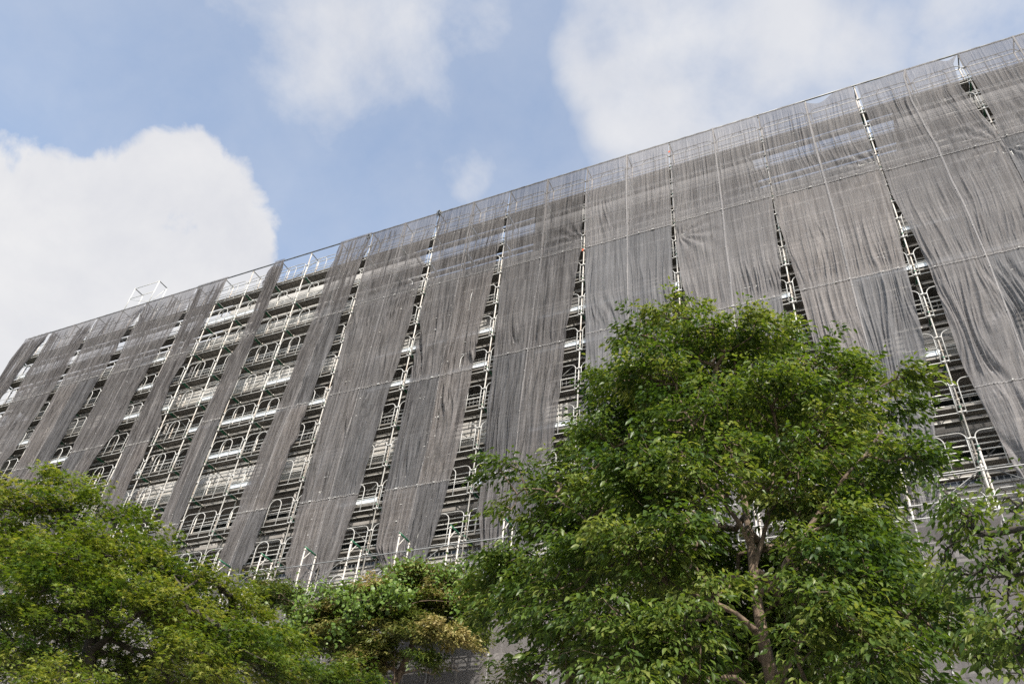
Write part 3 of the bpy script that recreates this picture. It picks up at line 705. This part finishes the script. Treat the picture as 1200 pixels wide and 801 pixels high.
ML = [ (33.54,-14.54,6.95,0.24), (33.49,-14.62,6.54,0.35), (33.06,-14.76,6.41,0.41), (34.04,-14.14,6.53,0.28), (34.06,-14.29,6.03,0.45), (33.6,-14.63,5.69,0.53), (33.91,-13.48,6.65,0.27), (34.3,-13.46,6.29,0.3), (34.72,-13.26,6.14,0.32), (35.06,-12.89,5.98,0.26), (34.77,-13.99,5.51,0.47), (34.58,-14.6,5.11,0.47), (35.25,-13.42,5.44,0.42), (35.42,-12.66,5.69,0.31), (35.75,-12.35,5.39,0.27), (36.36,-11.83,5.15,0.23), (35.94,-12.72,4.97,0.46), (35.59,-13.35,4.81,0.44), (34.33,-13.26,4.99,0.47), (34.09,-14.6,4.61,0.38), (34.13,-14.91,4.97,0.34), (36.6,-11.52,5.19,0.22), (32.82,-13.63,6.4,0.74), (33.85,-12.59,5.87,0.73), (34.62,-12.05,5.53,0.62), (33.13,-13.53,5.2,0.59), (33.04,-15.21,5.93,0.46), (33.57,-15.08,4.85,0.51), (33.09,-14.32,6.14,0.39), (33.45,-13.41,6.04,0.46), (33.38,-13.86,5.38,0.43), (34.13,-13.03,6.14,0.37), (34.66,-12.59,5.79,0.41), (35.19,-12.05,5.6,0.37), (34.27,-12.86,4.92,0.43), (34.43,-13.78,4.49,0.35), (35.89,-11.83,5.09,0.27), (33.77,-14.0,4.56,0.36), (35.85,-13.22,5.2,0.33), (34.54,-14.3,5.96,0.32), (34.46,-14.78,5.51,0.35), (35.6,-13.78,4.8,0.34), (36.08,-12.59,4.95,0.26) ]
ML_TRUNK = [ (34.51,-13.52,3.22), (34.4,-13.66,3.97), (34.33,-13.75,4.61), (34.19,-13.77,5.13) ]
MS = [ (35.48,-15.05,4.07,0.27), (35.7,-14.92,4.06,0.18), (35.35,-15.23,3.94,0.25), (35.57,-14.92,3.79,0.41) ]
CT = [ (31.01,-2.45,11.24,0.8), (32.3,-2.3,11.04,0.64), (30.16,-2.6,10.52,0.88), (29.01,-2.6,10.64,0.67), (28.09,-2.75,10.17,0.76), (32.02,-2.75,10.28,0.58), (32.94,-2.45,10.31,0.49), (29.21,-2.75,9.72,0.6), (27.02,-2.9,11.09,0.49), (26.54,-2.9,11.4,0.35), (33.0,-2.15,11.03,0.37), (32.96,-2.45,9.64,0.39), (30.73,-3.05,9.21,0.52), (32.39,-3.2,8.86,0.33), (30.43,-3.5,8.47,0.55), (31.29,-3.05,10.22,0.58) ]
CB = [ (31.75,-3.2,9.66,0.56), (32.74,-3.35,9.36,0.46), (33.26,-3.35,9.05,0.29), (31.02,-3.2,9.51,0.39), (30.62,-3.2,8.99,0.48), (29.64,-3.2,9.74,0.5), (28.97,-3.05,10.33,0.47), (30.48,-3.05,10.9,0.51), (31.81,-2.9,11.18,0.5), (32.57,-2.9,10.5,0.44) ]
CT_TRUNK = [ (30.94,-2.45,7.56), (31.08,-2.45,8.56), (31.35,-2.53,9.08), (31.53,-2.6,9.54), (31.18,-2.53,10.34) ]
DEAD = [ (31.13,-2.45,8.79), (31.81,-2.6,8.84), (32.37,-2.75,8.61), (32.68,-2.82,8.77), (33.13,-2.82,8.61) ]
VN = [ (28.83,-3.62,10.22,0.4), (28.52,-3.69,9.59,0.4), (29.97,-3.55,10.61,0.45), (30.68,-3.71,10.07,0.53), (31.1,-3.72,10.53,0.44), (31.32,-3.42,11.17,0.4), (31.83,-3.35,11.29,0.3), (33.13,-3.14,10.92,0.34), (31.6,-3.79,10.21,0.38), (33.17,-3.29,10.27,0.33), (29.02,-3.55,10.84,0.2), (28.32,-3.54,10.79,0.15), (30.01,-3.7,9.62,0.34), (32.56,-3.28,11.04,0.29) ]
VT_TRUNK = [ (31.14,-2.75,7.46), (31.28,-2.75,8.45), (31.19,-2.9,9.28), (30.92,-3.05,10.14), (30.65,-3.05,10.76) ]
ET = [ (44.2,-14.49,5.0,0.11), (44.09,-14.68,4.65,0.17), (43.9,-14.56,4.76,0.12), (43.82,-14.45,4.91,0.06), (43.67,-14.34,4.71,0.11), (43.88,-14.66,4.43,0.21), (43.95,-14.86,4.09,0.23), (43.69,-14.44,4.34,0.17), (43.8,-14.85,3.89,0.16), (43.89,-14.86,3.75,0.16), (43.76,-14.34,5.07,0.04), (44.26,-14.71,4.45,0.28), (44.12,-14.89,3.92,0.28) ]
ET_TRUNK = [ (44.09,-14.68,3.12), (44.22,-14.7,3.58), (44.27,-14.71,3.88), (44.29,-14.71,4.15) ]
RL1 = [ (41.89,-12.14,5.42), (42.21,-12.4,5.62), (42.52,-12.46,5.93), (42.8,-12.34,6.43), (43.15,-12.23,6.87), (43.53,-12.03,7.38) ]
RL2 = [ (41.91,-12.14,5.06), (41.71,-12.48,5.21), (41.25,-12.68,5.39), (40.73,-12.73,5.72), (40.18,-12.61,6.38), (39.68,-12.5,6.86) ]
RL3 = [ (41.9,-12.04,6.11), (41.69,-12.28,6.54), (41.44,-12.23,7.44), (41.11,-12.0,8.61) ]
RL4 = [ (41.94,-12.03,4.63), (42.32,-12.38,4.89), (42.7,-12.55,4.92), (43.27,-12.63,4.95) ]
RL5 = [ (41.91,-12.14,5.86), (42.12,-12.11,6.46), (42.31,-11.88,7.49), (42.32,-11.68,8.55) ]
MR1 = [ (34.3,-13.79,4.85), (34.66,-13.81,5.12), (34.96,-13.6,5.5), (35.14,-13.25,5.98) ]
MR2 = [ (34.19,-13.77,5.13), (34.1,-14.06,5.56), (33.83,-14.27,6.07), (33.56,-14.5,6.73) ]

G = 0.0
make_tree('broadleaf_tree', 'large green tree filling the lower right, its brown trunk visible', 'tree',
          [(42.25,-12.0,0.0)] + RT_TRUNK, [.12,.085,.072,.062,.055,.046,.037,.026,.012], RT, 84, 24, .090, 'broad', 'leaf_big', 'bark', 1, slen=.33, droop=.65, tilt=.5, up=.1,
          limbs=[(RL1,.038,.012), (RL2,.036,.012), (RL3,.032,.01), (RL4,.036,.012), (RL5,.03,.008)])
make_tree('small_broadleaf_tree', 'low pale leaved young tree peeping up at the bottom edge left of the big trunk', 'tree',
          [(39.7,-11.7,0.0),(39.65,-11.75,2.6),(39.6,-11.75,4.6)], [.06,.045,.02], LS, 95, 22, .055, 'broad', 'leaf_olive', 'bark', 2, slen=.2, droop=.4, tint_bias=.22, plate=.18)
make_tree('maple_tree', 'green maple tree with layered foliage filling the lower left', 'tree',
          [(34.6,-13.5,0.0)] + ML_TRUNK + [(34.0,-13.9,5.9)], [.16,.13,.12,.10,.08,.03], ML, 100, 24, .075, 'maple', 'leaf_maple', 'bark_dark', 3, slen=.32, droop=.3, tilt=.42, plate=.36, npl=7.5, thick=.04,
          limbs=[(MR1,.05,.015), (MR2,.05,.015)])
make_tree('small_maple_tree', 'low golden green maple bush in the bottom left corner', 'tree',
          [(35.5,-15.0,0.0),(35.5,-15.0,2.4),(35.52,-15.02,3.9)], [.05,.04,.015], MS, 100, 20, .055, 'maple', 'leaf_maple', 'bark_dark', 4, slen=.2, droop=.3, tint_bias=.22, plate=.2)
VT = make_tree('vine_covered_tree', 'leaning middle tree with browning foliage between the two big trees', 'tree',
          [(CT_TRUNK[0][0]-.1, CT_TRUNK[0][1], 0.0)] + CT_TRUNK, [.14,.12,.10,.085,.07,.04], CT, 92, 26, .115, 'broad', 'leaf_olive', 'bark', 5, slen=.35, droop=.4, plate=.32,
          extra=(CB, 'leaf_brown', 'brown and yellowing foliage'))
make_tree('edge_tree', 'nearest tree with large dangling leaves reaching in at the right edge', 'tree',
          [(44.2,-14.68,0.0)] + ET_TRUNK + [(44.25,-14.7,4.7)], [.09,.08,.075,.06,.05,.02], ET, 165, 7, .07, 'broad', 'leaf_big', 'bark_dark', 6, slen=.17, droop=.8, tilt=.5, plate=.12, one_wood=True, npl=16)
# the vine: bright round leaves over stems that climb the middle tree
def vine():
    rg = np.random.default_rng(8); base = np.array([VT_TRUNK[0][0], VT_TRUNK[0][1], 0.0])
    root = thing('climbing_vine', 'bright green round leaved vine spreading over the browning middle tree', 'vine', tuple(base))
    P, D, TT = sprays(VN, 75, rg, VT_TRUNK[-1], .1)
    A, par, R, nT = grow([tuple(base)] + VT_TRUNK, [.024,.02,.018,.016,.012,.008], P, rg=rg, tip=.003, expo=.3)
    V, F = wood(A-base, par, R, range(1, len(A)), 5); link('stem', np_mesh('stem', V, F, M['bark']), root)
    k = 7; n = len(P)
    O = np.repeat(P, k, 0) + rg.normal(size=(n*k,3))*.15
    ld = rg.normal(size=(n*k,3)); ld[:,2] -= .8
    nn = np.array([[.1,-.7,.8]]) + rg.normal(size=(n*k,3))*.4
    V, F, t = leaves(O-base, ld, nn, .055+.075*rg.random(n*k)**1.5, 'round', np.clip(.45+.25*rg.normal(size=n*k), 0, .999))
    link('foliage', np_mesh('foliage', V, F, M['leaf_vine'], smooth=False, tint=t), root)
vine()
def dead_branch():
    rg = np.random.default_rng(9); base = np.array(DEAD[0])
    m = MB(); pts = [tuple(np.array(p)-base) for p in DEAD]
    m.sweep(pts, [.03,.024,.02,.014,.006], 6)
    for i in range(40):
        j = rg.integers(1, len(pts)); a = np.array(pts[j-1]); b = np.array(pts[j]); p = a+(b-a)*rg.random()
        d = rg.normal(size=3); d[2] = abs(d[2])*.9; d = d/np.linalg.norm(d)*(.12+.3*rg.random())
        m.sweep([tuple(p), tuple(p+d*.6+rg.normal(size=3)*.02), tuple(p+d)], [.006,.004,.002], 4)
    return m
db = dead_branch().build('dead_branch', M['deadwood'], VT, True)
db.location = tuple(np.array(DEAD[0]) - np.array([CT_TRUNK[0][0]-.1, CT_TRUNK[0][1], 0.0]))

# ------------------------------------------------------------------ ground
def sheet(name, x0, y0, x1, y1, z, m):
    return structure(MB_sheet(x0, y0, x1, y1, z).build(name, M[m]))
def MB_sheet(x0, y0, x1, y1, z):
    m = MB(); m.v = [(x0,y0,z),(x1,y0,z),(x1,y1,z),(x0,y1,z)]; m.f = [(0,1,2,3)]; return m
sheet('ground', -900, -900, 900, 900, -.008, 'soil')
sheet('pavement', -60, -60, 140, -1.2, -.004, 'paver')
sheet('road', -300, -75, 300, -62, -.004, 'asphalt')

# ------------------------------------------------------------------ sky, sun, camera
SUN_EL, SUN_AZ = radians(40), radians(40)      # azimuth to the right of the facade normal
sd = Vector((sin(SUN_AZ)*cos(SUN_EL), -cos(SUN_AZ)*cos(SUN_EL), sin(SUN_EL)))
wd = bpy.data.worlds.new('World'); SC.world = wd; wd.use_nodes = True
nt = wd.node_tree; nt.nodes.clear(); lk = nt.links
wo = nt.nodes.new('ShaderNodeOutputWorld'); bg = nt.nodes.new('ShaderNodeBackground')
sky = nt.nodes.new('ShaderNodeTexSky'); sky.sky_type = 'NISHITA'; sky.sun_disc = False
sky.sun_elevation = SUN_EL; sky.sun_rotation = atan2(sd.x, sd.y)
sky.air_density = 1.0; sky.dust_density = 1.6; sky.ozone_density = 1.2
SKY_K = 0.15
bg.inputs['Strength'].default_value = SKY_K
tc = nt.nodes.new('ShaderNodeTexCoord')
def wn(t, **kw): return N(nt, t, **kw)
def vnoise(scale, detail, rough, dist=0.0):
    n = wn('ShaderNodeTexNoise', Scale=scale, Detail=detail, Roughness=rough, Distortion=dist)
    lk.new(tc.outputs['Generated'], n.inputs['Vector']); return n
def math_(op, a, b=None, clamp=False):
    n = wn('ShaderNodeMath', operation=op); n.use_clamp = clamp
    for i, q in enumerate((a, b)):
        if q is None: continue
        if hasattr(q, 'links') or hasattr(q, 'node'): lk.new(q, n.inputs[i])
        else: n.inputs[i].default_value = q
    return n.outputs[0]
def blob(d, r_in, r_out, w):
    dp = wn('ShaderNodeVectorMath', operation='DOT_PRODUCT'); lk.new(tc.outputs['Generated'], dp.inputs[0])
    v = Vector(d).normalized(); dp.inputs[1].default_value = v
    mr = wn('ShaderNodeMapRange', interpolation_type='SMOOTHSTEP'); lk.new(dp.outputs['Value'], mr.inputs[0])
    mr.inputs[1].default_value = cos(r_out); mr.inputs[2].default_value = cos(r_in); mr.inputs[3].default_value = 0; mr.inputs[4].default_value = w
    return mr.outputs[0]
def cloud_layer(blobs, noise, amp, lo, hi):
    s = None
    for b in blobs:
        o = blob(*b); s = o if s is None else math_('MAXIMUM', s, o)
    nz = math_('MULTIPLY', math_('SUBTRACT', noise, 0.5), amp)
    t = math_('ADD', s, nz)
    mr = wn('ShaderNodeMapRange', interpolation_type='SMOOTHSTEP'); lk.new(t, mr.inputs[0])
    mr.inputs[1].default_value = lo; mr.inputs[2].default_value = hi
    return mr.outputs[0]
n1 = vnoise(12, 10, .58, .3).outputs['Fac']; n2 = vnoise(5.0, 8, .58, .15).outputs['Fac']; n5 = vnoise(6.0, 8, .55, .2).outputs['Fac']; n3 = vnoise(1.6, 5, .5).outputs['Fac']
heap = cloud_layer(HEAP, n1, 1.6, .32, .74)
soft = math_('MAXIMUM', cloud_layer(SOFT, n2, 2.6, -.05, 1.35), cloud_layer(BROAD, n5, 1.9, .08, 1.25))
veil = math_('MULTIPLY', soft, .9)
cov = math_('MAXIMUM', heap, veil)
cov = math_('MAXIMUM', cov, math_('ADD', math_('MULTIPLY', n2, .55), .03))
# cloud body: slightly uneven white
cr = wn('ShaderNodeValToRGB'); ce = cr.color_ramp.elements
ce[0].position = .3; ce[0].color = (CLOUD*.80, CLOUD*.815, CLOUD*.87, 1); ce[1].position = .75; ce[1].color = (CLOUD*1.0, CLOUD*.995, CLOUD*1.0, 1)
n4 = vnoise(6.5, 8, .6, .2).outputs['Fac']; lk.new(n4, cr.inputs['Fac'])
tint = wn('ShaderNodeMix', data_type='RGBA', blend_type='MULTIPLY'); tint.inputs[0].default_value = 1; tint.inputs[7].default_value = SKYTINT
lk.new(sky.outputs[0], tint.inputs[6])
mx = wn('ShaderNodeMix', data_type='RGBA'); lk.new(cov, mx.inputs[0]); lk.new(tint.outputs[2], mx.inputs[6]); lk.new(cr.outputs[0], mx.inputs[7])
lk.new(mx.outputs[2], bg.inputs['Color']); lk.new(bg.outputs[0], wo.inputs['Surface'])

sl = bpy.data.lights.new('sun', 'SUN'); sl.energy = 4.5; sl.angle = radians(.53); sl.color = (1, .95, .87)
so = bpy.data.objects.new('sun', sl); COL.objects.link(so); so.rotation_euler = sd.to_track_quat('Z', 'Y').to_euler(); so.location = (40, -30, 60)

cd = bpy.data.cameras.new('camera'); co = bpy.data.objects.new('camera', cd); COL.objects.link(co); SC.camera = co
cd.sensor_width = 36; cd.lens = 971.142/1200*36; cd.clip_end = 3000; cd.clip_start = .05
yaw, pitch, roll = radians(28.69546), radians(40.76928), radians(6.50577)
Rm = Matrix.Rotation(yaw, 4, 'Z') @ Matrix.Rotation(pi/2+pitch, 4, 'X') @ Matrix.Rotation(roll, 4, 'Z')
Rm.translation = (43.2939, -20.6271, 1.6); co.matrix_world = Rm

SC.view_settings.view_transform = 'Standard'; SC.view_settings.look = 'None'; SC.view_settings.gamma = 1
SC.view_settings.exposure = EXPO; SC.view_settings.use_curve_mapping = False
SC.render.engine = 'CYCLES'
cy = SC.cycles; cy.use_denoising = DENOISE; cy.transparent_max_bounces = 12; cy.max_bounces = 6; cy.diffuse_bounces = 3; cy.transmission_bounces = 4; cy.glossy_bounces = 2
